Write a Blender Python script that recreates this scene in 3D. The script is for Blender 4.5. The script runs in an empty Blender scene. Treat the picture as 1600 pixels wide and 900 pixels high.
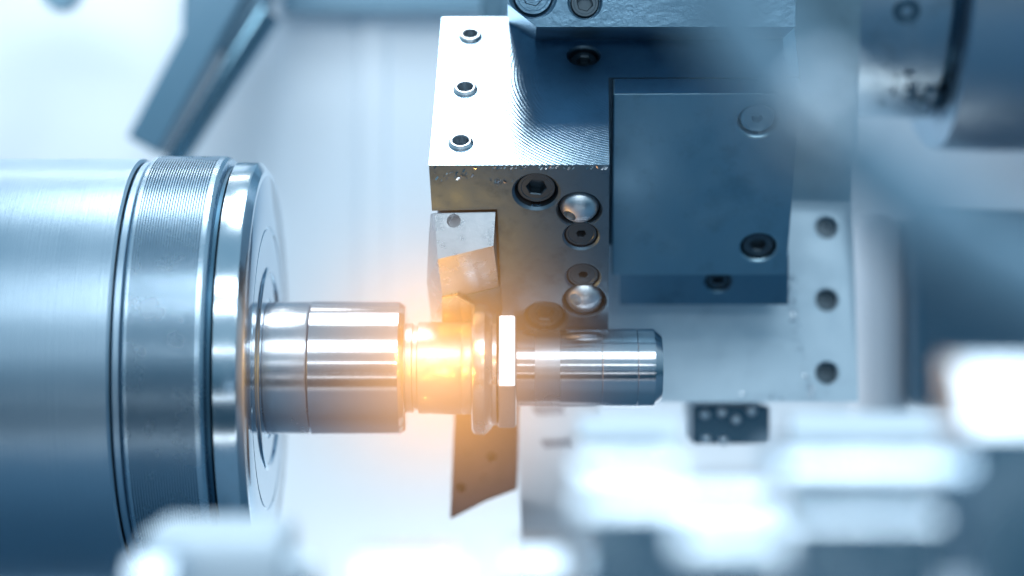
import bpy, bmesh, math, random
from mathutils import Vector, Matrix
random.seed(7)
SC = bpy.context.scene
COL = SC.collection
R = math.radians

# ------------------------------------------------------------------ camera, world, lamps
D = 32.76                      # camera distance to the lathe axis, 1 unit = 2 cm
SC.unit_settings.scale_length = 0.02
cd = bpy.data.cameras.new('camera'); cam = bpy.data.objects.new('camera', cd); COL.objects.link(cam)
cam.location = (0, -D, 0); cam.rotation_euler = (R(90), 0, 0)
cd.sensor_width = 36; cd.lens = 36 * D / 16
cd.clip_start = 0.1; cd.clip_end = 500
cd.dof.use_dof = True; cd.dof.focus_distance = D - 1.4
APERTURE = 0.84                # diameter in units
cd.dof.aperture_fstop = cd.lens * 1e-3 / APERTURE
SC.camera = cam

W = bpy.data.worlds.new('World'); SC.world = W; W.use_nodes = True
nt = W.node_tree; nt.nodes.clear()
wo = nt.nodes.new('ShaderNodeOutputWorld'); bg = nt.nodes.new('ShaderNodeBackground')
tc = nt.nodes.new('ShaderNodeTexCoord'); sx = nt.nodes.new('ShaderNodeSeparateXYZ')
mr = nt.nodes.new('ShaderNodeMapRange'); mr.inputs['From Min'].default_value = -1; mr.inputs['From Max'].default_value = 1
rp = nt.nodes.new('ShaderNodeValToRGB')
nt.links.new(tc.outputs['Generated'], sx.inputs[0]); nt.links.new(sx.outputs['Z'], mr.inputs['Value'])
nt.links.new(mr.outputs[0], rp.inputs[0]); nt.links.new(rp.outputs[0], bg.inputs[0]); nt.links.new(bg.outputs[0], wo.inputs[0])
els = rp.color_ramp.elements
els[0].position = 0.0; els[0].color = (0.014, 0.048, 0.080, 1)
els[1].position = 1.0; els[1].color = (0.22, 0.40, 0.54, 1)
for p, c in ((0.30, (0.014, 0.055, 0.095, 1)), (0.44, (0.028, 0.095, 0.155, 1)), (0.51, (0.11, 0.23, 0.33, 1)), (0.62, (0.21, 0.37, 0.49, 1)), (0.78, (0.34, 0.52, 0.66, 1))):
    e = els.new(p); e.color = c
bg.inputs[1].default_value = 1.0

def lamp(name, loc, target, sx_, sy_, radiance, col=(0.92, 0.965, 1.0), spread=180):
    l = bpy.data.lights.new(name, 'AREA'); l.shape = 'RECTANGLE'; l.size = sx_; l.size_y = sy_
    l.energy = radiance * math.pi * sx_ * sy_; l.color = col; l.spread = R(spread)
    o = bpy.data.objects.new(name, l); COL.objects.link(o); o.location = loc
    d = Vector(target) - Vector(loc)
    q = d.to_track_quat('-Z', 'Y'); o.rotation_euler = q.to_euler()
    return o
# ceiling lamps of the machine cabin
lamp('ceiling_lamp', (-2.6, 1.5, 22), (-2.6, 1.3, 0), 3.9, 10.0, 14.0)
lamp('ceiling_lamp', (-8.2, 1.5, 22), (-8.2, 1.3, 0), 6.4, 7.0, 5.0)
lamp('ceiling_lamp', (4.0, -18.2, 16), (4.0, -18.2, 0), 26, 5.0, 5.2)
# strip lamps on the operator's side, above and beside the camera
for el, dist, h, rad in ((33, 34, 3.0, 5.0), (11, 40, 1.0, 6.5), (-13, 36, 0.9, 3.2), (-34, 34, 2.2, 2.2)):
    a = R(el)
    lamp('strip_lamp', (0, -dist * math.cos(a), -1.25 + dist * math.sin(a)), (0, 0, -1.25), 30, h, rad)
lamp('wall_fill', (-9, 6, 10), (-9, 14, 0), 10, 3, 9.5, (1.0, 0.97, 0.95))  # unseen lamps added to brighten the cabin wall
lamp('wall_fill', (1.5, 8.5, -11), (0, 14, -4), 16, 3, 9.0, (1.0, 0.97, 0.95))
lamp('wall_fill', (11, 9.5, 10), (9, 14, 2), 9, 2.5, 6.0, (1.0, 0.97, 0.95))
# unseen point lamps added to make the warm glow at the cut
WARM = (1.0, 0.50, 0.10)
rg = random.Random(3)
for k in range(12):
    pt = bpy.data.lights.new('glow_lamp', 'POINT'); pt.energy = 2.6; pt.color = (1.0, 0.48, 0.10); pt.shadow_soft_size = 0.0
    po = bpy.data.objects.new('glow_lamp', pt); COL.objects.link(po)
    po.location = (-1.1 + max(-0.85, min(0.7, rg.gauss(0, 0.38))), -1.35 + rg.uniform(-0.3, 0.15), -1.0 + max(-0.65, min(0.6, rg.gauss(0, 0.32))))

SC.view_settings.view_transform = 'Standard'
SC.view_settings.look = 'None'
SC.view_settings.exposure = 0.0
SC.cycles.use_denoising = True
SC.cycles.max_bounces = 8
SC.cycles.sample_clamp_indirect = 8

# ------------------------------------------------------------------ helpers
CAM = Vector((0, -D, 0))
def P(px, py, Y):
    k = (D + Y) / D
    return Vector(((px - 800) / 100 * k, Y, (450 - py) / 100 * k))
def ray(px, py): return Vector(((px - 800) / 100, D, (450 - py) / 100)).normalized()
def hit(px, py, pt, n):
    d = ray(px, py); t = (Vector(pt) - CAM).dot(n) / d.dot(n)
    return CAM + d * t

def thing(name, label, cat, loc, group=None, kind=None):
    o = bpy.data.objects.new(name, None); COL.objects.link(o); o.location = loc
    o.empty_display_size = 0.2
    tag(o, label, cat, group, kind); return o
def tag(o, label=None, cat=None, group=None, kind=None):
    if label: o['label'] = label
    if cat: o['category'] = cat
    if group: o['group'] = group
    if kind: o['kind'] = kind
    return o
def wloc(o):
    v = Vector((0, 0, 0))
    while o: v += o.location; o = o.parent
    return v
def finish(bm, name, mat, parent=None, loc=None, angle=30, bevel=0, seg=2, cutters=(), unions=()):
    """bm is in world coordinates; the object gets its origin at loc (or its parent's)."""
    base = wloc(parent) if parent else Vector(loc or (0, 0, 0))
    bmesh.ops.recalc_face_normals(bm, faces=bm.faces)
    bmesh.ops.translate(bm, verts=bm.verts, vec=-base)
    me = bpy.data.meshes.new(name); bm.to_mesh(me); bm.free()
    o = bpy.data.objects.new(name, me); COL.objects.link(o)
    if parent: o.parent = parent
    else: o.location = base
    if cutters or bevel:
        tmp = []
        for cb, op in [(q, 'UNION') for q in unions] + [(q, 'DIFFERENCE') for q in cutters]:
            bmesh.ops.recalc_face_normals(cb, faces=cb.faces)
            bmesh.ops.translate(cb, verts=cb.verts, vec=-base)
            cm = bpy.data.meshes.new('cut'); cb.to_mesh(cm); cb.free()
            co = bpy.data.objects.new('cut', cm); COL.objects.link(co)
            if parent: co.parent = parent
            else: co.location = base
            m = o.modifiers.new('b', 'BOOLEAN'); m.operation = op; m.solver = 'EXACT'; m.object = co
            tmp.append(co)
        if bevel:
            m = o.modifiers.new('v', 'BEVEL'); m.width = bevel; m.segments = seg; m.limit_method = 'ANGLE'; m.angle_limit = R(35)
        bpy.context.view_layer.update()
        dg = bpy.context.evaluated_depsgraph_get()
        nm = bpy.data.meshes.new_from_object(o.evaluated_get(dg))
        o.modifiers.clear(); old = o.data; o.data = nm; nm.name = name; bpy.data.meshes.remove(old)
        for co in tmp:
            cm = co.data; bpy.data.objects.remove(co); bpy.data.meshes.remove(cm)
    me = o.data
    me.materials.clear(); me.materials.append(mat)
    me.polygons.foreach_set('use_smooth', [True] * len(me.polygons))
    if bevel or cutters:
        for p_ in me.polygons:
            if p_.area > 0.25: p_.use_smooth = False
        me.set_sharp_from_angle(angle=R(50 if bevel else angle))
        w = o.modifiers.new('normals', 'WEIGHTED_NORMAL'); w.keep_sharp = True; w.weight = 100; w.mode = 'FACE_AREA'
    else:
        me.set_sharp_from_angle(angle=R(angle))
    return o
def frame(n):
    n = Vector(n).normalized(); u = n.orthogonal().normalized(); return u, n.cross(u), n
def revolve(bm, origin, axis, prof, seg=96, xref=None, a0=0.0, close=False):
    """prof: (t along axis, radius)."""
    u, v, n = frame(axis)
    if xref: u = (Vector(xref) - n * Vector(xref).dot(n)).normalized(); v = n.cross(u)
    rings = []
    for t, r in prof:
        c = Vector(origin) + n * t
        if r <= 1e-6: rings.append([bm.verts.new(c)]); continue
        rings.append([bm.verts.new(c + (u * math.cos(a0 + 2 * math.pi * i / seg) + v * math.sin(a0 + 2 * math.pi * i / seg)) * r) for i in range(seg)])
    for a, b in zip(rings, rings[1:]):
        if len(a) == 1 and len(b) == 1: continue
        for i in range(seg):
            j = (i + 1) % seg
            if len(a) == 1: bm.faces.new((a[0], b[i], b[j]))
            elif len(b) == 1: bm.faces.new((a[i], a[j], b[0]))
            else: bm.faces.new((a[i], a[j], b[j], b[i]))
    return rings
def rev(origin, axis, prof, seg=96, **k):
    bm = bmesh.new(); revolve(bm, origin, axis, prof, seg, **k); return bm
def cyl(origin, axis, r, t0, t1, seg=48):
    return rev(origin, axis, [(t0, 0), (t0, r), (t1, r), (t1, 0)], seg)
def hexa(corners):
    """8 corners: 4 of one face in order, then the 4 opposite."""
    bm = bmesh.new(); v = [bm.verts.new(c) for c in corners]
    for f in ((0, 1, 2, 3), (7, 6, 5, 4), (0, 4, 5, 1), (1, 5, 6, 2), (2, 6, 7, 3), (3, 7, 4, 0)): bm.faces.new([v[i] for i in f])
    return bm
def extrude(poly, vec, bm=None):
    bm = bm or bmesh.new(); vec = Vector(vec)
    a = [bm.verts.new(p) for p in poly]; b = [bm.verts.new(Vector(p) + vec) for p in poly]
    bm.faces.new(a); bm.faces.new(b[::-1])
    for i in range(len(a)):
        j = (i + 1) % len(a); bm.faces.new((a[i], b[i], b[j], a[j]))
    return bm
def box(p0, p1):
    x0, y0, z0 = p0; x1, y1, z1 = p1
    return hexa([(x0, y0, z0), (x1, y0, z0), (x1, y0, z1), (x0, y0, z1), (x0, y1, z0), (x1, y1, z0), (x1, y1, z1), (x0, y1, z1)])
def pbox(px0, py0, px1, py1, Y0, Y1):
    a = P(px0, py1, Y0); b = P(px1, py0, Y0)
    return box((a.x, Y0, a.z), (b.x, Y1, b.z))
def tube(pts, r, seg=24, caps=True):
    bm = bmesh.new(); rings = []
    pts = [Vector(p) for p in pts]
    ref = Vector((0, 1, 0.01))
    for i, p in enumerate(pts):
        t = (pts[min(i + 1, len(pts) - 1)] - pts[max(i - 1, 0)]).normalized()
        u = t.cross(ref).normalized(); v = t.cross(u)
        rr = r[i] if isinstance(r, (list, tuple)) else r
        rings.append([bm.verts.new(p + (u * math.cos(2 * math.pi * k / seg) + v * math.sin(2 * math.pi * k / seg)) * rr) for k in range(seg)])
    for a, b in zip(rings, rings[1:]):
        for k in range(seg):
            j = (k + 1) % seg; bm.faces.new((a[k], a[j], b[j], b[k]))
    if caps: bm.faces.new(rings[0]); bm.faces.new(rings[-1][::-1])
    return bm
def spline(ps, n=12):
    out = []; ps = [Vector(p) for p in ps]; q = [ps[0] * 2 - ps[1]] + ps + [ps[-1] * 2 - ps[-2]]
    for i in range(1, len(q) - 2):
        for k in range(n):
            t = k / n; a, b, c, d = q[i - 1:i + 3]
            out.append(0.5 * (2 * b + (c - a) * t + (2 * a - 5 * b + 4 * c - d) * t * t + (3 * b - a - 3 * c + d) * t ** 3))
    out.append(ps[-1]); return out

# ------------------------------------------------------------------ materials
def mat(name, col, rough=0.3, metal=1.0, marks=None, strength=0.1, scale=1.0, var=0.25, centre=(0, 0, 0), dirt=0.0, dirtcol=(0.02, 0.04, 0.06)):
    m = bpy.data.materials.new(name); m.use_nodes = True
    t = m.node_tree; N = t.nodes; L = t.links; b = N['Principled BSDF']
    b.inputs['Base Color'].default_value = (*col, 1); b.inputs['Metallic'].default_value = metal
    b.inputs['Roughness'].default_value = rough
    tc = N.new('ShaderNodeTexCoord')
    def noise(sc, det=4, mapping=None, rgh=0.55):
        n = N.new('ShaderNodeTexNoise'); n.inputs['Scale'].default_value = sc; n.inputs['Detail'].default_value = det
        n.inputs['Roughness'].default_value = rgh
        src = tc.outputs['Object']
        if mapping:
            mp = N.new('ShaderNodeMapping'); mp.inputs['Scale'].default_value = mapping
            L.new(src, mp.inputs[0]); src = mp.outputs[0]
        L.new(src, n.inputs['Vector']); return n
    if var:
        n = noise(2.2 * scale, 6)
        r = N.new('ShaderNodeMapRange'); r.inputs['From Min'].default_value = 0.25; r.inputs['From Max'].default_value = 0.75
        r.inputs['To Min'].default_value = rough * (1 - var); r.inputs['To Max'].default_value = rough * (1 + var)
        L.new(n.outputs[0], r.inputs['Value']); L.new(r.outputs[0], b.inputs['Roughness'])
    if dirt:
        n = noise(1.3 * scale, 8, rgh=0.7)
        r = N.new('ShaderNodeMapRange'); r.inputs['From Min'].default_value = 0.5; r.inputs['From Max'].default_value = 0.72
        r.inputs['To Max'].default_value = dirt; L.new(n.outputs[0], r.inputs['Value'])
        mx = N.new('ShaderNodeMix'); mx.data_type = 'RGBA'
        mx.inputs['A'].default_value = (*col, 1); mx.inputs['B'].default_value = (*dirtcol, 1)
        L.new(r.outputs[0], mx.inputs['Factor']); L.new(mx.outputs['Result'], b.inputs['Base Color'])
    if marks:
        bp = N.new('ShaderNodeBump'); bp.inputs['Strength'].default_value = strength; bp.inputs['Distance'].default_value = 0.05
        if marks == 'turn': src = noise(1.0, 5, (34 * scale, 0.25, 0.25), 0.7).outputs[0]
        elif marks == 'grind': src = noise(1.0, 5, (30 * scale, 3 * scale, 3 * scale), 0.6).outputs[0]
        elif marks == 'cast': src = noise(9 * scale, 8, None, 0.65).outputs[0]
        elif marks == 'mill':
            mp = N.new('ShaderNodeMapping'); mp.inputs['Location'].default_value = tuple(-c for c in centre)
            L.new(tc.outputs['Object'], mp.inputs[0])
            w = N.new('ShaderNodeTexWave'); w.wave_type = 'RINGS'; w.rings_direction = 'SPHERICAL'
            w.inputs['Scale'].default_value = scale; w.inputs['Distortion'].default_value = 0.7; w.inputs['Detail'].default_value = 2
            w.inputs['Detail Scale'].default_value = 2
            L.new(mp.outputs[0], w.inputs['Vector'])
            n = noise(18, 6)
            mm = N.new('ShaderNodeMath'); mm.operation = 'MULTIPLY_ADD'; mm.inputs[1].default_value = 0.3
            L.new(n.outputs[0], mm.inputs[0]); L.new(w.outputs['Fac'], mm.inputs[2]); src = mm.outputs[0]
        L.new(src, bp.inputs['Height']); L.new(bp.outputs[0], b.inputs['Normal'])
    return m
BLUE = (0.50, 0.66, 0.78)
M = {}
M['chuck'] = mat('brushed_chuck_steel', (0.47, 0.61, 0.72), 0.34, marks='turn', strength=0.10, var=0.08)
M['collar'] = mat('grooved_steel', (0.48, 0.62, 0.73), 0.27, var=0.08)
M['polish'] = mat('polished_steel', (0.62, 0.74, 0.83), 0.16, marks='turn', strength=0.02)
M['mirror'] = mat('ground_face_steel', (0.31, 0.44, 0.55), 0.10, var=0.3)
M['groove2'] = mat('darker_groove', (0.16, 0.26, 0.34), 0.4)
M['groove'] = mat('dark_groove', (0.06, 0.14, 0.21), 0.4)
M['shaft'] = mat('turned_steel', (0.70, 0.72, 0.77), 0.13, marks='turn', strength=0.10)
M['shaft_matte'] = mat('matte_turned_steel', (0.66, 0.70, 0.76), 0.30, marks='turn', strength=0.06)
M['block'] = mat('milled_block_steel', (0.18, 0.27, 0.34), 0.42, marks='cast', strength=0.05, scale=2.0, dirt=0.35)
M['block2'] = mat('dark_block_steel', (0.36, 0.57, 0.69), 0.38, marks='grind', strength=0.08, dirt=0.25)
M['cast'] = mat('scuffed_steel', (0.17, 0.30, 0.41), 0.33, marks='cast', strength=0.35, scale=0.8, dirt=0.4)
M['plate'] = mat('pale_turret_steel', (0.60, 0.77, 0.88), 0.45, metal=0.4, marks='cast', strength=0.06, dirt=0.25, dirtcol=(0.25, 0.38, 0.48))
M['black'] = mat('black_oxide_screw', (0.10, 0.14, 0.17), 0.33, metal=0.8)
M['dark'] = mat('dark_steel', (0.10, 0.19, 0.26), 0.4, metal=0.8, marks='cast', strength=0.08)
M['chrome'] = mat('bright_ball_steel', (0.74, 0.82, 0.88), 0.38, var=0.5)
M['pipe'] = mat('dark_glossy_pipe', (0.12, 0.24, 0.33), 0.15)
M['land'] = mat('satin_turned_steel', (0.66, 0.69, 0.74), 0.24, marks='turn', strength=0.08)
M['neck'] = mat('rough_turned_steel', (0.72, 0.73, 0.76), 0.36, marks='turn', strength=0.08)
M['nut'] = mat('bright_nut_steel', (0.85, 0.87, 0.90), 0.16, var=0.2)
M['toolsteel'] = mat('tool_shank_steel', (0.60, 0.64, 0.68), 0.30, marks='cast', strength=0.05, scale=2)
M['insert'] = mat('carbide_insert', (0.62, 0.52, 0.34), 0.25)
M['tintedtool'] = mat('glow_tinted_steel', (0.36, 0.21, 0.19), 0.45, metal=0.7, marks='cast', strength=0.06, dirt=0.3)  # warm glow tint painted into the dark steel's colour
M['paint'] = mat('pale_enamel', (0.68, 0.81, 0.91), 0.5, metal=0.0, var=0.1)
M['paintw'] = mat('white_enamel', (0.86, 0.90, 0.95), 0.45, metal=0.0, var=0.1)
M['bluepaint'] = mat('blue_enamel', (0.055, 0.145, 0.225), 0.4, metal=0.0, var=0.1)
M['bed'] = mat('oily_bed_enamel', (0.085, 0.19, 0.275), 0.45, metal=0.0, dirt=0.4)
M['bluehead'] = mat('mid_blue_enamel', (0.13, 0.27, 0.38), 0.5, metal=0.0, var=0.1)
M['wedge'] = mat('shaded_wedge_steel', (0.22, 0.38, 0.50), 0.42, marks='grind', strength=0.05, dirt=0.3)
M['drum'] = mat('worn_drum_steel', (0.45, 0.60, 0.70), 0.33, marks='cast', strength=0.12, scale=0.8, dirt=0.5)
M['fore'] = mat('foreground_steel', (0.62, 0.75, 0.85), 0.24, var=0.55, scale=0.7, dirt=0.45, dirtcol=(0.25, 0.38, 0.48))
M['hose'] = mat('blue_hose_rubber', (0.22, 0.40, 0.54), 0.3, metal=0.0)

# ------------------------------------------------------------------ cabin
def solo(bm, name, m, label, cat, loc, group=None, kind=None, **k):
    o = finish(bm, name, m, None, loc, **k); return tag(o, label, cat, group, kind)
solo(pbox(-900, -500, 440, 1200, 14, 14.3), 'sheet_metal_wall', M['paint'], 'white cabin wall sheet behind the chuck and the hanging nozzle', 'wall', P(-200, 1200, 14))
mw = solo(pbox(440.5, 16, 1203, 1200, 14.05, 14.35), 'sheet_metal_wall', M['paint'], 'pale blue cabin wall sheet between the chuck and the drilled tool block', 'wall', P(800, 1200, 14))
for x0_, x1_ in ((560, 604),):
    finish(pbox(x0_, 20, x1_, 640, 13.93, 14.049), 'rib', M['paint'], mw, bevel=0.05, seg=3)
solo(pbox(440.5, -500, 1203, 15.5, 13.2, 14.3), 'header_rail', M['bluehead'], 'blue header rail along the top of the pale cabin wall', 'rail', P(800, 16, 14))
solo(pbox(1203.5, -500, 2600, 1200, 14, 14.3), 'sheet_metal_wall', M['paint'], 'pale cabin wall sheet behind the turret drum at far right', 'wall', P(1800, 1200, 14))
solo(box((-30, -9, -7.2), (30, 8, -6.9)), 'bed', M['bed'], None, None, (0, 0, -6.2), kind='structure', bevel=0.05)

# ------------------------------------------------------------------ chuck
AX = Vector((0, 0, -1.25)); XA = Vector((1, 0, 0))
chuck = thing('lathe_chuck', 'big round brushed steel chuck with a finely grooved collar holding the shaft', 'chuck', (-7.5, 0, -1.25 - 3.26))
def lx(prof): return rev(AX, XA, prof, 192, xref=(0, 0, 1))
finish(lx([(-22, 0), (-22, 3.26), (-5.72, 3.26), (-5.68, 3.23), (-5.68, 2.6), (-5.68, 0)]), 'chuck_body', M['chuck'], chuck)
finish(lx([(-5.65, 0), (-5.65, 3.205), (-5.63, 3.22), (-5.555, 3.22), (-5.54, 3.20), (-5.54, 0)]), 'seam_ring', M['chuck'], chuck)
prof = [(-5.525, 0), (-5.525, 3.20), (-5.51, 3.25), (-5.47, 3.30), (-5.43, 3.30)]
n = 25; x0, x1 = -5.42, -4.46; p = (x1 - x0) / n
for i in range(n):
    a = x0 + i * p
    prof += [(a, 3.30), (a + .12 * p, 3.262), (a + .38 * p, 3.262), (a + .5 * p, 3.302), (a + .92 * p, 3.302)]
prof += [(-4.45, 3.30), (-4.40, 3.295), (-4.35, 3.26), (-4.33, 3.20), (-4.33, 0)]
gc = finish(lx(prof), 'grooved_collar', M['collar'], chuck, angle=20)
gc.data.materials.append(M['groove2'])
for pl in gc.data.polygons:                       # darker tone on the groove bottoms
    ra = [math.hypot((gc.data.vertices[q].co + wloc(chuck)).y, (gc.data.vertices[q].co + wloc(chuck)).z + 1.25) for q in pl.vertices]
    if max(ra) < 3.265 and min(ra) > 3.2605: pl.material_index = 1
finish(lx([(-4.325, 0), (-4.325, 3.15), (-4.27, 3.15), (-4.27, 0)]), 'seam_ring', M['groove'], chuck)
finish(lx([(-4.245, 0), (-4.245, 3.17), (-4.225, 3.21), (-3.93, 3.21), (-3.90, 3.20), (-3.81, 3.09), (-3.80, 3.07), (-3.80, 3.0), (-3.82, 2.9), (-3.82, 0)]), 'flange', M['polish'], chuck)
# face with an engraved ring and a raised lip round the bore
finish(lx([(-3.815, 3.02), (-3.80, 3.0), (-3.80, 2.215), (-3.83, 2.205), (-3.83, 2.175), (-3.80, 2.165), (-3.80, 1.60), (-3.78, 1.585), (-3.765, 1.56), (-3.765, 1.52), (-3.78, 1.495), (-3.80, 1.485), (-3.80, 1.10), (-3.84, 1.095), (-3.84, 0)]), 'face_plate', M['mirror'], chuck, angle=40)

# ------------------------------------------------------------------ workpiece
shaft = thing('machined_shaft', 'shiny stepped steel shaft clamped in the chuck being turned', 'shaft', (-1, 0, -1.25 - 1.05))
def X(px): return (px - 800) / 100
finish(lx([(X(488), 0), (X(488), 1.035), (X(490), 1.052), (X(500), 1.05), (X(622), 1.045), (X(626), 1.043), (X(634), 0.98), (X(635), 0.955), (X(635), 0)]), 'shaft_body', M['shaft'], shaft)
finish(lx([(X(635.5), 0), (X(635.5), 0.70), (X(645), 0.70), (X(647), 0.66), (X(653), 0.66), (X(655), 0.72), (X(720), 0.725), (X(722), 0.715), (X(724), 0.725), (X(737), 0.725), (X(737), 0)]), 'neck', M['neck'], shaft)
finish(lx([(X(737.5), 0), (X(737.5), 0.97), (X(740), 1.02), (X(744), 1.04), (X(758), 1.04), (X(768), 0.95), (X(770), 0.90), (X(776), 0.90), (X(776), 0)]), 'flange_ring', M['land'], shaft)
finish(lx([(X(418), 0), (X(418), 1.03), (X(484), 1.038), (X(487.5), 1.02), (X(487.5), 0)]), 'matte_land', M['land'], shaft)
hx = bmesh.new()
flats = [R(a) for a in (-15, 61, 105, 165, 225, 285)]     # corner angles, from the camera side upwards
rows = [[hx.verts.new((X(px), -rr * math.cos(a), AX.z + rr * math.sin(a))) for a in flats] for px, rr in ((776.5, .90), (780, .955), (804, .955), (807, .92))]
for a, b in zip(rows, rows[1:]):
    for i in range(6): hx.faces.new((a[i], a[(i + 1) % 6], b[(i + 1) % 6], b[i]))
hx.faces.new(rows[0]); hx.faces.new(rows[-1][::-1])
finish(hx, 'hex_collar', M['nut'], shaft, bevel=0.02)
finish(lx([(X(807.5), 0), (X(807.5), 0.60), (X(835), 0.60), (X(835), 0)]), 'journal', M['shaft'], shaft)
finish(lx([(X(835.2), 0), (X(835.2), 0.592), (X(874), 0.592), (X(874), 0)]), 'matte_band', M['shaft_matte'], shaft)
finish(lx([(X(874.2), 0), (X(874.2), 0.61), (X(938), 0.612), (X(939), 0.604), (X(940), 0.612), (X(993), 0.612), (X(994), 0.604), (X(995), 0.612), (X(1019), 0.612), (X(1021), 0.608), (X(1031), 0.52), (X(1033), 0.50), (X(1033), 0)]), 'shaft_end', M['shaft'], shaft)

# ------------------------------------------------------------------ drilled tool block
rot = Matrix.Rotation(R(-2.2), 3, 'Z')
def axes(a=43):
    return (rot @ Vector((1, 0, 0)), rot @ Vector((0, math.sin(R(a)), -math.cos(R(a)))), rot @ Vector((0, math.cos(R(a)), math.sin(R(a)))))
EX, DN, UP = axes()
E0 = P(670, 258, -2.0)
NF, NT = -UP, -DN                                   # outward normals of front and top faces
def F(px, py, d=0.0): return hit(px, py, E0 + NF * d, NF)      # point on the front face, d proud of it
def T(px, py, d=0.0): return hit(px, py, E0 + NT * d, NT)
wid = (F(952, 258) - E0).dot(EX)
lenT = (T(690, 27) - E0).dot(UP); lenF = (F(800, 575) - E0).dot(DN)
def blk(u, a, b): return E0 + EX * u + DN * a + UP * b
block = thing('tool_block', 'drilled steel tool block with a bright top face and screws on its dark front', 'tool block', blk(wid / 2, lenF, lenT / 2))
def screw_bm(c, nrm, r, sink, hexr=0.45, sh=0.9, dome=False):
    """a socket head: annulus round a real hexagonal recess."""
    u, v, n = frame(nrm); c = Vector(c); bm = bmesh.new(); S = 48
    def ring(rad, t, seg=S): return [bm.verts.new(c + n * t + (u * math.cos(2 * math.pi * i / S) + v * math.sin(2 * math.pi * i / S)) * rad) for i in range(S)]
    def hring(rad, t):
        out = []
        for i in range(S):
            a = 2 * math.pi * i / S; k = (a % (math.pi / 3)) - math.pi / 6
            rr = rad * math.cos(math.pi / 6) / math.cos(k)
            out.append(bm.verts.new(c + n * t + (u * math.cos(a) + v * math.sin(a)) * rr))
        return out
    R0 = r * sh
    rs = [ring(R0, -sink - r * 0.7), ring(R0, -sink - 0.10 * r), ring(R0 * 0.93, -sink), ring(R0 * 0.80, -sink), ring(R0 * .76, -sink - .03 * r), hring(r * hexr * 1.12, -sink - .03 * r), hring(r * hexr, -sink - 0.09 * r), hring(r * hexr, -sink - 0.5 * r)]
    for a, b in zip(rs, rs[1:]):
        for i in range(S):
            j = (i + 1) % S; bm.faces.new((a[i], a[j], b[j], b[i]))
    bm.faces.new(rs[-1][::-1]); bm.faces.new(rs[0]); return bm
cut = []
def socket(c, nrm, r, sink, parent, cuts, m=None, hexr=0.45, name='socket_screw', depth=None, sh=0.9, chamfer=0.12):
    d = depth or (sink + r * 0.65)
    cuts.append(rev(c, nrm, [(-d, 0), (-d, r), (-chamfer * r, r), (0.0, r * (1 + chamfer)), (0.2, r * (1 + chamfer) ), (0.2, 0)], 48))
    return finish(screw_bm(c, nrm, r, sink, hexr, sh), name, m or M['black'], parent)
socket(F(838, 300), NF, 0.325, 0.10, block, cut)
socket(F(852, 497), NF, 0.325, 0.10, block, cut)
for x, y in ((908, 369), (911, 433)): socket(F(x, y), NF, 0.255, 0.05, block, cut, hexr=0.28, name='set_screw', sh=0.97)
for x, y, qx, qy in ((905, 328, 890, 333), (913, 470, 895, 462)):
    c = F(x, y); r = 0.32
    cut.append(rev(c, NF, [(-0.4, 0), (-0.4, r), (-0.05, r), (0, r * 1.1), (.2, r * 1.1), (.2, 0)], 48))
    bm = rev(c - NF * 0.10, NF, [(-r * .95 * math.cos(math.pi * k / 24) * .9 - .06, r * .95 * math.sin(math.pi * k / 24)) for k in range(25)], 48)
    q = (F(qx, qy) - c)
    dirn = (NF * 0.75 + q.normalized() * 0.66).normalized()
    finish(bm, 'coolant_ball', M['chrome'], block, cutters=[cyl(c - NF * .12, dirn, 0.10, 0.05, 0.8)])
for x, y in ((735, 57), (727, 140), (720, 224)):
    c = T(x, y); cut.append(cyl(c, NT, 0.125, -0.6, 0.2, 40))
    finish(rev(c, NT, [(-0.5, 0), (-0.5, .122), (0.05, .122), (0.062, .13), (0.062, .148), (0.035, .17), (0.02, .185), (0.004, .19), (-0.05, .19), (-0.05, .13), (-.5, .13)], 48), 'bushing', M['chrome'], block)
socket(T(912, 87), NT, 0.24, 0.08, block, cut, hexr=0.5, sh=0.85)
# pocket for the turning tool, open to the left
pk = [F(600, 331), F(777, 327), F(784, 480), F(790, 640), F(600, 640)]
cut.append(extrude([p + NF * .3 for p in pk], -NF * 1.15))
M['block'] = M['block']
mt = (T(1010, 110) - blk(wid / 2, lenF, lenT / 2))
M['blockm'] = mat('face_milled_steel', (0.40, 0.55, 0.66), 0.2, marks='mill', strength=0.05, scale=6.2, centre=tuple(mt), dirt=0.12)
bm = hexa([blk(0, 0, 0), blk(wid, 0, 0), blk(wid, lenF, 0), blk(0, lenF, 0), blk(0, 0, lenT), blk(wid, 0, lenT), blk(wid, lenF, lenT), blk(0, lenF, lenT)])
sb_pt = T(958, 147)
def F2(px, py, d=0.0): return hit(px, py, sb_pt + NF * d, NF)
w2 = (F2(1252, 147) - sb_pt).dot(EX); l2 = (F2(1100, 430) - sb_pt).dot(DN)
b2d = (sb_pt - E0).dot(UP); u2 = (sb_pt - E0).dot(EX) + w2
bm.free()
bm = hexa([blk(0, 0, 0), blk(u2, 0, 0), blk(u2, lenF, 0), blk(0, lenF, 0), blk(0, 0, lenT), blk(u2, 0, lenT), blk(u2, lenF, lenT), blk(0, lenF, lenT)])
def cutbox(u0, u1, a0, a1, b0, b1): return hexa([blk(u0, a0, b0), blk(u1, a0, b0), blk(u1, a1, b0), blk(u0, a1, b0), blk(u0, a0, b1), blk(u1, a0, b1), blk(u1, a1, b1), blk(u0, a1, b1)])
cut.insert(0, cutbox(wid, u2 + 1, -1, lenF + 1, -1, b2d + .41))
cut.insert(0, cutbox(wid + .004, u2 + 1.1, l2 - .3, lenF + 1.1, -1.1, lenT + 1))
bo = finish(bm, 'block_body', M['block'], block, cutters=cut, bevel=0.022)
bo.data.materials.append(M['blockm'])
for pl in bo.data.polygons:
    if pl.normal.dot(NT) > 0.98: pl.material_index = 1

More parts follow.
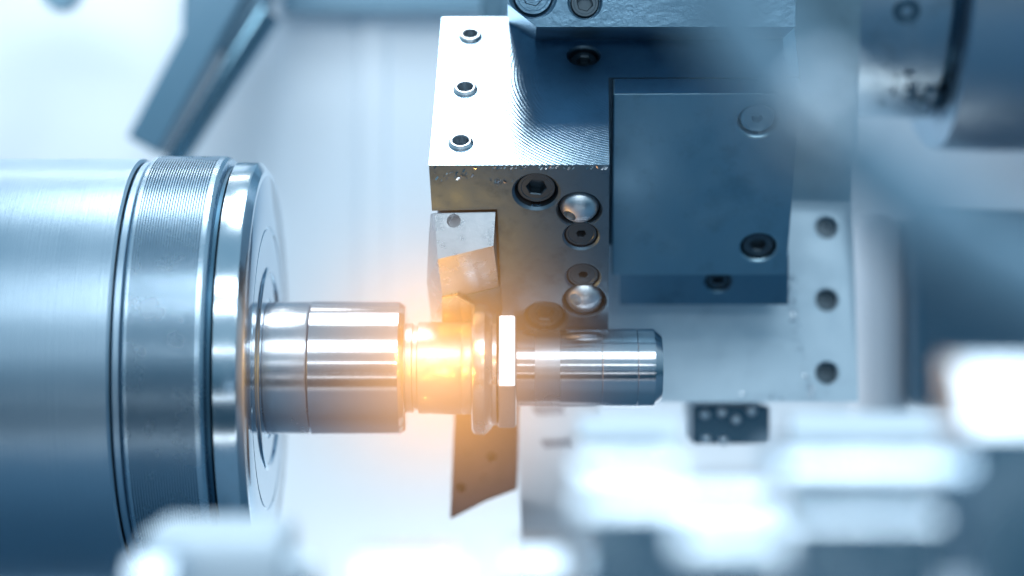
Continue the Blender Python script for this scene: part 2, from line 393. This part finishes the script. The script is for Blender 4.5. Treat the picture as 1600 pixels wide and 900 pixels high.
# turning tool in the pocket
tool = thing('turning_tool', 'angled turning tool with a cutting insert clamped in the block pocket', 'cutting tool', F(730, 400))
def solid(front, back):
    bm = bmesh.new(); f = [bm.verts.new(p) for p in front]; b = [bm.verts.new(p) for p in back]
    return bm, f, b
bm = bmesh.new()
V = {k: bm.verts.new(v) for k, v in dict(
    A1=F(673, 334, -.34), A=F(679, 333, -.03), B=F(774, 331, -.03), D1=F(667, 440, -.2), D0=F(670, 372, -.3), D=F(684, 405, .52), C=F(771, 384, .24),
    F1=F(674, 500, -.25), G=F(692, 468, .22), H=F(779, 447, .08), A2=F(673, 334, -.80), B2=F(774, 331, -.80), G2=F(692, 500, -.80), H2=F(779, 470, -.8), F2=F(674, 505, -.8)).items()}
def onpl(px, py, a, b, c): return hit(px, py, a, (b - a).cross(c - a).normalized())
V['C'].co = onpl(771, 384, V['A'].co, V['B'].co, V['D'].co)
V['H'].co = onpl(779, 447, V['D'].co, V['C'].co, V['G'].co)
def fc(*k): bm.faces.new([V[i] for i in k])
fc('A', 'B', 'C', 'D'); fc('D', 'C', 'H', 'G'); fc('A1', 'A', 'D', 'D1', 'D0'); fc('D1', 'D', 'G', 'F1')
fc('A1', 'A2', 'B2', 'B', 'A'); fc('B', 'B2', 'H2', 'H', 'C'); fc('G', 'H', 'H2', 'G2'); fc('F1', 'G', 'G2', 'F2'); fc('A1', 'D0', 'D1', 'F1', 'F2', 'A2'); fc('A2', 'F2', 'G2', 'H2', 'B2')
n1 = ((F(774, 331, -.03) - F(679, 333, -.03)).cross(F(684, 405, .52) - F(679, 333, -.03))).normalized()
if n1.y > 0: n1 = -n1
c = (F(709, 344, -.03) + n1 * 0.02) + (F(684, 405, .52) - F(679, 333, -.03)) * 0.0
c = hit(709, 345, F(679, 333, -.03), n1) 
sh = finish(bm, 'shank', M['toolsteel'], tool, angle=4, cutters=[cyl(c, n1, 0.105, -0.35, 0.3, 32)])
tip = [F(690, 466, .30), F(716, 462, .26), F(742, 478, .20), F(736, 510, .10), F(690, 508, .16)]
finish(extrude(tip, -NF * 0.22), 'insert', M['insert'], tool, bevel=0.02)
wd = [F(712, 466, .16), F(782, 448, .06), F(784, 520, -.02), F(712, 530, 0.02)]
finish(extrude(wd, -NF * 0.5), 'insert_seat', M['dark'], tool, bevel=0.02)

# light flecks of swarf stuck to the block's front face and front edge
bm = bmesh.new()
for k in range(90):
    if k < 26: px, py = max(680, random.gauss(716, 20)), random.gauss(274, 5)
    elif k < 40: px, py = random.gauss(776, 9), random.gauss(286, 3)
    else: px, py = random.uniform(770, 950), 261 + abs(random.gauss(0, 1.5))
    c = F(px, py, 0.012); u, v, n_ = frame(NF + Vector((random.uniform(-1, 1), random.uniform(-1, 1), random.uniform(-.2, 1.6))) * .7)
    w_ = random.uniform(.006, .026)
    q = [bm.verts.new(c + u * w_ * a * 1.5 + v * w_ * b * .6) for a, b in ((-1, -1), (1, -.6), (.8, 1), (-.7, .8))]; bm.faces.new(q)
o = finish(bm, 'swarf', M['nut'], None, F(760, 275)); tag(o, 'pale flecks of swarf stuck along the front edge of the drilled block', 'swarf', None, 'stuff')

# ------------------------------------------------------------------ plain block to the right
def blk2(u, a, b): return sb_pt + EX * u + DN * a + UP * b
side = thing('clamp_block', 'plain dark blue steel clamp block with two screws beside the drilled block', 'clamp block', blk2(w2 / 2, l2, 1))
cut = []
socket(F2(1184, 190), NF, 0.30, 0.08, side, cut, m=M['block2'], hexr=0.3)
socket(F2(1185, 387), NF, 0.285, 0.06, side, cut)
b2 = finish(hexa([blk2(0, 0, 0), blk2(w2, 0, 0), blk2(w2, l2, 0), blk2(0, l2, 0), blk2(0, 0, .4), blk2(w2, 0, .4), blk2(w2, l2, .4), blk2(0, l2, .4)]), 'block_body', M['block2'], side, cutters=cut, bevel=0.03)
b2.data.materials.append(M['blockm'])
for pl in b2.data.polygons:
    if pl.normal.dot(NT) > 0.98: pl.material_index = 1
cut = []
def F3(px, py): return hit(px, py, sb_pt - NF * 0.35, NF)
socket(F3(1122, 441), NF, 0.22, 0.05, side, cut)
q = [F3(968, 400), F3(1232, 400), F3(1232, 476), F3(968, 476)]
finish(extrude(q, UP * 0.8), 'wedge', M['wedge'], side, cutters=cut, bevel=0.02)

# ------------------------------------------------------------------ upper holder
Yu = -1.5
upper = thing('upper_tool_holder', 'scuffed steel holder with a chamfered corner overhanging the top of the drilled block', 'tool holder', P(1020, 42, Yu))
poly = [P(793, -150, Yu), P(793, 6, Yu), P(838, 42, Yu), P(1243, 42, Yu), P(1243, -150, Yu)]
cut = []
NU = Vector((0, -1, 0))
socket(P(833, -8, Yu), NU, 0.33, 0.07, upper, cut, m=M['cast'])
socket(P(914, 4, Yu), NU, 0.235, 0.05, upper, cut, hexr=0.5)
finish(extrude(poly, (0, 3.6, 0)), 'holder_body', M['cast'], upper, cutters=cut, bevel=0.05)

# ------------------------------------------------------------------ turret behind
tur = thing('tool_turret', 'pale steel turret plate with three dark holes behind the blocks', 'turret', P(1150, 628, 3.5))
xL, xR = P(940, 0, 3.6).x, P(1338, 0, 3.6).x
def cs(x): return [Vector((x, 3.4, P(0, 628, 3.4).z)), Vector((x, 4.0, P(0, 312, 4.0).z)), Vector((x, 2.7, P(0, -120, 2.7).z)), Vector((x, 8, P(0, -120, 2.7).z)), Vector((x, 8, P(0, 600, 3.4).z))]
fa, fb = cs(0)[0], cs(0)[1]
NP = (fb - fa).cross(Vector((1, 0, 0))).normalized()
if NP.y > 0: NP = -NP
cut = []
for y in (355, 469, 583):
    c = hit(1292, y, fa, NP); 
    socket(c, NP, 0.19, 0.18, tur, cut, depth=0.8, hexr=.5)
tb = finish(extrude(cs(xL), (xR - xL, 0, 0)), 'turret_body', M['plate'], tur, cutters=cut, bevel=0.03)
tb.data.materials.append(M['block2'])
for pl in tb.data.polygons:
    if pl.normal.z < -0.12 and pl.center.z > 0: pl.material_index = 1  # down-facing upper facet gets darker steel, shade put into its colour
und = thing('turret_pocket', 'dark blurred tool pocket with small bolt heads under the turret plate', 'tool pocket', P(1142, 700, 4.2))
finish(pbox(1082, 634, 1203, 694, 4.2, 6), 'pocket_body', M['dark'], und, bevel=0.05)
for x, y in ((1102, 648), (1128, 645), (1150, 656), (1174, 643), (1104, 686), (1130, 688)):
    c = P(x, y, 4.15); finish(rev(c, (0, -1, 0), [(-.05, .0), (-.05, .09), (.05, .09), (.09, .06), (.1, 0)], 16), 'bolt_head', M['chrome'], und)

# glittering swarf in a streak down the plate
bm = bmesh.new()
for k in range(150):
    t_ = random.random() ** 1.3
    px, py = 1238 + 30 * t_ ** 2 + random.gauss(0, 3.5), 428 + 192 * t_
    if k > 110: px, py = random.gauss(1225, 45), 620 + random.gauss(0, 4)
    c = hit(px, py, fa + NP * 0.015, NP); u, v, n_ = frame((random.uniform(-1, 1), random.uniform(-1, 1), random.uniform(-1, 1)))
    w_ = random.uniform(.008, .035)
    q = [bm.verts.new(c + u * w_ * a + v * w_ * b * .5 + NP * .02) for a, b in ((-1, -1), (1, -.6), (.8, 1), (-.7, .8))]; bm.faces.new(q)
o = finish(bm, 'swarf', M['nut'], None, hit(1245, 525, fa, NP)); tag(o, 'glittering streak of fine swarf down the pale turret plate', 'swarf', None, 'stuff')

# turret drum, upper right
yc, zc = 7.2, P(0, -95, 7.2).z
drum = thing('turret_drum', 'blurred round steel drum with a dark groove at the upper right corner', 'drum', (P(1450, 0, 7).x, yc, zc - 3.4))
def rx(prof): return rev((0, yc, zc), XA, prof, 128, xref=(0, 0, 1))
Rd = zc - P(0, 186, 7.2).z; Re = zc - P(0, 236, 7.2).z
g = P(1508, 0, 4.2).x
finish(rx([(xR + .05, 0), (xR + .05, Rd - .05), (xR + .1, Rd), (g - .22, Rd), (g - .16, Rd - .06), (g - .16, 0)]), 'drum_flange', M['drum'], drum)
finish(rx([(g - .155, 0), (g - .155, Rd - .3), (g, Rd - .3), (g, 0)]), 'groove_ring', M['groove'], drum)
finish(rx([(g + .005, 0), (g + .005, Re - .06), (g + .06, Re), (g + 6, Re), (g + 6, 0)]), 'drum_body', M['chuck'], drum)
c = P(1421, 28, 4.0); nn = Vector((0, c.y - yc, c.z - zc)).normalized(); c = Vector((c.x, yc, zc)) + nn * (Rd + .01)
finish(screw_bm(c, nn, 0.27, -.03, .4), 'socket_screw', M['dark'], drum)
# swarf caught on the drum
bm = bmesh.new()
for k in range(46):
    px, py = random.gauss(1435, 26), random.gauss(146, 14)
    y0 = yc - math.sqrt(max(0.1, Rd ** 2 - (P(0, py, 4.5).z - zc) ** 2)) - random.uniform(0, .15)
    c = P(px, py, y0)
    r = random.uniform(.08, .17); a0 = random.uniform(0, 6.28); ax = Vector((random.uniform(-1, 1), random.uniform(-1, 1), random.uniform(-1, 1))).normalized(); u, v, n_ = frame(ax)
    prev = None
    for s in range(9):
        a = a0 + s * .55
        p1 = c + (u * math.cos(a) + v * math.sin(a)) * r + n_ * s * .012
        pr = (bm.verts.new(p1), bm.verts.new(p1 + n_ * .09))
        if prev: bm.faces.new((prev[0], pr[0], pr[1], prev[1]))
        prev = pr
o = finish(bm, 'swarf', M['dark'], None, P(1435, 160, 4.3)); tag(o, 'dark clump of curled metal swarf stuck under the drum', 'swarf', None, 'stuff')

# ------------------------------------------------------------------ lower tool, lower plate, right-hand column and cover
low = thing('parting_tool', 'slanted dark tool tip tinted brown for the warm glow, with small holes hanging below the shaft', 'cutting tool', P(757, 800, 2.6))
poly = [P(712, 600, 2.6), P(812, 600, 2.6), P(808, 765, 2.6), P(760, 783, 2.6), P(703, 812, 2.6)]
cut = [cyl(P(x, y, 2.6), (0, -1, 0), .07, -.4, .3, 24) for x, y in ((720, 762), (768, 714))]
finish(extrude(poly, (0, 0.7, 0)), 'tool_blade', M['tintedtool'], low, cutters=cut, bevel=0.03)
for x, y in ((730, 706), (757, 746)):
    finish(rev(P(x, y, 2.58), (0, -1, 0), [(-.03, .07), (.02, .07), (.04, .04), (.04, 0)], 20), 'rivet', M['tintedtool'], low)
NL = Vector((0, -0.62, 0.785)); lp0 = P(860, 800, 3.0)
def L_(px, py): return hit(px, py, lp0, NL)
lp = [L_(806, 600), L_(935, 600), L_(935, 930), L_(820, 930)]
cut = [extrude([L_(x - 26, y - 6) - NL * .3, L_(x + 22, y - 8) - NL * .3, L_(x + 27, y + 5) - NL * .3, L_(x - 20, y + 7) - NL * .3], NL * .6) for x, y in ((857, 641), (871, 693))]
solo(extrude(lp, -NL * 0.6), 'tool_plate', M['paintw'], 'white plate with two dark slots below the thin shaft end', 'plate', L_(860, 850), cutters=cut, bevel=0.03)
solo(pbox(1345, 325, 1424, 900, 9, 11), 'guard_column', M['paintw'], 'pale upright guard column behind the turret plate', 'column', P(1385, 900, 9), bevel=0.5, seg=5)
solo(pbox(1432, 330, 1900, 640, 8, 11), 'motor_cover', M['bluepaint'], 'blurred blue cover box behind the hose at the right edge', 'cover', P(1650, 640, 8), bevel=0.3, seg=4)

# hanging nozzle, top left
noz = thing('coolant_nozzle', 'blurred dark nozzle bar with a thin pipe slanting down behind the chuck', 'nozzle', P(330, 0, 11))
finish(extrude([P(440, -110, 11), P(246, 240, 11), P(198, 214, 11), P(384, -140, 11)], (0, 1.2, 0)), 'nozzle_bar', M['bluepaint'], noz, bevel=0.06)
finish(extrude([P(290, -120, 11.25), P(455, -120, 11.25), P(402, 44, 11.25), P(352, 84, 11.25), P(284, 46, 11.25)], (0, 1.0, 0)), 'nozzle_head', M['bluepaint'], noz, bevel=0.03)
finish(tube([P(420, 20, 11.2), P(362, 110, 11.2), P(268, 262, 11.2)], [.30, .27, .20]), 'pipe', M['pipe'], noz)
solo(extrude([P(752, -100, 7), P(790, -100, 7), P(790, 60, 7), P(752, 60, 7)], (0, 1, 0)), 'guide_post', M['dark'], 'dark upright post seen behind the top of the drilled block', 'post', P(770, 60, 7), bevel=.05)
solo(rev(P(98, -14, 12), (0, -1, 0), [(0, 0), (0, .45), (.5, .40), (.6, 0)], 32), 'wall_knob', M['bluehead'], 'blurred blue knob on the white wall at the top left corner', 'knob', P(95, 10, 9))

# ------------------------------------------------------------------ foreground fixtures
Yf = -14.0
def chamfer_box(px0, py0, px1, py1, yline, h, Y, depth):
    """box whose front top edge is a 45 degree chamfer of height h px centred at yline; py0 is its back top edge."""
    k = (D + Y) / D
    xa, xb = P(px0, 0, Y).x, P(px1, 0, Y).x
    zt = P(0, yline - h / 2, Y).z; zb = P(0, yline + h / 2, Y).z; zl = P(0, py1, Y).z; c = zt - zb
    sec = [(Y, zl), (Y, zb), (Y + c, zt), (Y + depth, zt + depth * 0.02), (Y + depth, zl)]
    return extrude([Vector((xa, a, b)) for a, b in sec], (xb - xa, 0, 0))
G = 'blurred steel steps in the foreground'
def fore(args, label, loc, Y=Yf, m='fore'):
    solo(chamfer_box(*args), 'foreground_step', M[m], label, 'steel block', P(*loc, Y), G)
fore((905, 0, 1062, 900, 730, 22, -16.0, 1.6), 'pale blurred steel step with a short bright edge under the thin shaft end', (985, 900))
fore((908, 0, 1208, 1000, 785, 22, -17.0, 1.0), 'long blurred steel step with a bright edge, second down under the thin shaft end', (1060, 1000))
fore((1062, 0, 1225, 1050, 847, 26, -18.0, 1.0), 'short blurred steel step with a bright edge, lowest of the middle stack', (1140, 1050))
fore((1226, 0, 1500, 900, 730, 22, -16.0, 1.6), 'wide blurred steel step with a long bright edge below the turret plate', (1360, 900))
fore((1235, 0, 1470, 1000, 812, 10, -16.6, 0.58), 'grey blurred step under the long bright edge at lower right', (1350, 1000))
solo(extrude([P(905, 650, -10.3), P(1062, 650, -10.3), P(1062, 745, -11.3), P(905, 745, -11.3)], (0, 0.4, -0.1)), 'foreground_plate', M['paint'], 'pale blurred upright plate above the short bright step edge', 'plate', P(985, 740, -11), 'blurred upright plates in the foreground')
solo(extrude([P(1235, 645, -10.3), P(1495, 645, -10.3), P(1495, 745, -11.3), P(1235, 745, -11.3)], (0, 0.4, -0.1)), 'foreground_plate', M['paint'], 'wide pale blurred upright plate above the long bright step edge', 'plate', P(1360, 740, -11), 'blurred upright plates in the foreground')
fore((1518, 0, 1720, 1100, 620, 100, -16.4, 1.2), 'large white shining blurred block at the right edge', (1600, 1100))
solo(chamfer_box(215, 0, 440, 1000, 850, 30, -13, 1.5), 'foreground_rail', M['paint'], 'pale blurred rail block in front of the bottom of the chuck', 'rail', P(320, 1000, -13), bevel=0.1)
for (x0_, x1_, y, lab) in ((200, 262, 893, 'small shining blurred clamp at the bottom left in front of the rail'), (560, 725, 893, 'long shining blurred clamp at the bottom edge below the shaft'), (800, 878, 880, 'small shining blurred clamp at the bottom edge below the tinted tool')):
    solo(chamfer_box(x0_, 0, x1_, 1000, y, 30, -14.2, 1.0), 'foreground_clamp', M['fore'], lab, 'clamp', P((x0_ + x1_) / 2, 1000, -14.2), 'shining clamps along the bottom edge')
solo(rev(P(470, 884, -14), (0, -0.8, 0.6), [(-.4, 0), (-.4, .13), (0, .13), (.03, .1), (.03, 0)], 32), 'foreground_bolt', M['fore'], 'round pale blurred bolt head at the bottom edge', 'bolt', P(470, 900, -14))
# added glowing volume that stands in for the warm glow at the cut
def glow_volume(c, r, dens, col):
    m = bpy.data.materials.new('added_glow'); m.use_nodes = True; t = m.node_tree; t.nodes.clear()
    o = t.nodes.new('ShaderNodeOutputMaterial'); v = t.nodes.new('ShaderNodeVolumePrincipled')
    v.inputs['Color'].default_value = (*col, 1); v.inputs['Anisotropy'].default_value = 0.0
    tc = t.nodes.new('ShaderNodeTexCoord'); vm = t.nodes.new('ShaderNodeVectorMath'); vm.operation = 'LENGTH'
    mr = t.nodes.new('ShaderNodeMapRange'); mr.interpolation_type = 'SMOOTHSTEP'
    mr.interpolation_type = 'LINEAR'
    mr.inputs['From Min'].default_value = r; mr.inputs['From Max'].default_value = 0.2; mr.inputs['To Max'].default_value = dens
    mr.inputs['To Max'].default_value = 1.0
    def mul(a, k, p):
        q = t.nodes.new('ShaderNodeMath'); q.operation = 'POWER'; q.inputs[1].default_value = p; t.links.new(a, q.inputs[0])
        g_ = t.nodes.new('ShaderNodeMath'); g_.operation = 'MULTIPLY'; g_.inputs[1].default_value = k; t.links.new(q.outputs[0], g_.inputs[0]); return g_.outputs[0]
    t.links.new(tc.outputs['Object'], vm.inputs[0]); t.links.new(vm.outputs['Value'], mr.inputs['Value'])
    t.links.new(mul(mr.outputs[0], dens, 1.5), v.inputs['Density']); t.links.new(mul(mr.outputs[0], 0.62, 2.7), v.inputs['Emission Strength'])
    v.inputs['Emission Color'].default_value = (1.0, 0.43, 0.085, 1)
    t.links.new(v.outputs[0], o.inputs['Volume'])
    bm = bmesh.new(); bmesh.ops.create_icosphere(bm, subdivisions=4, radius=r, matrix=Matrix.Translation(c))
    tag(finish(bm, 'added_glow', m, None, c), 'warm glowing volume added round the cut on the shaft', 'glow_volume', None, 'stuff')
glow_volume(Vector((-1.1, -0.9, -1.15)), 3.3, 0.22, (1, 0.92, 0.8))
# hose
hp = [P(x, y, -20.5) for x, y in ((1085, -200), (1105, -60), (1160, 60), (1265, 180), (1390, 290), (1510, 380), (1640, 450), (1800, 520))]
hs = spline(hp)
ho = solo(tube(hs, 0.25), 'coolant_hose', M['hose'], 'thick blue hose running diagonally out of focus across the upper right', 'hose', hp[0])
finish(tube(hs[33:41], 0.31), 'added_sleeve', M['fore'], ho, bevel=0.04)  # pale sleeve added in place of a highlight on the hose
finish(tube(hs[53:58], 0.30), 'added_sleeve', M['hose'], ho, bevel=0.04)
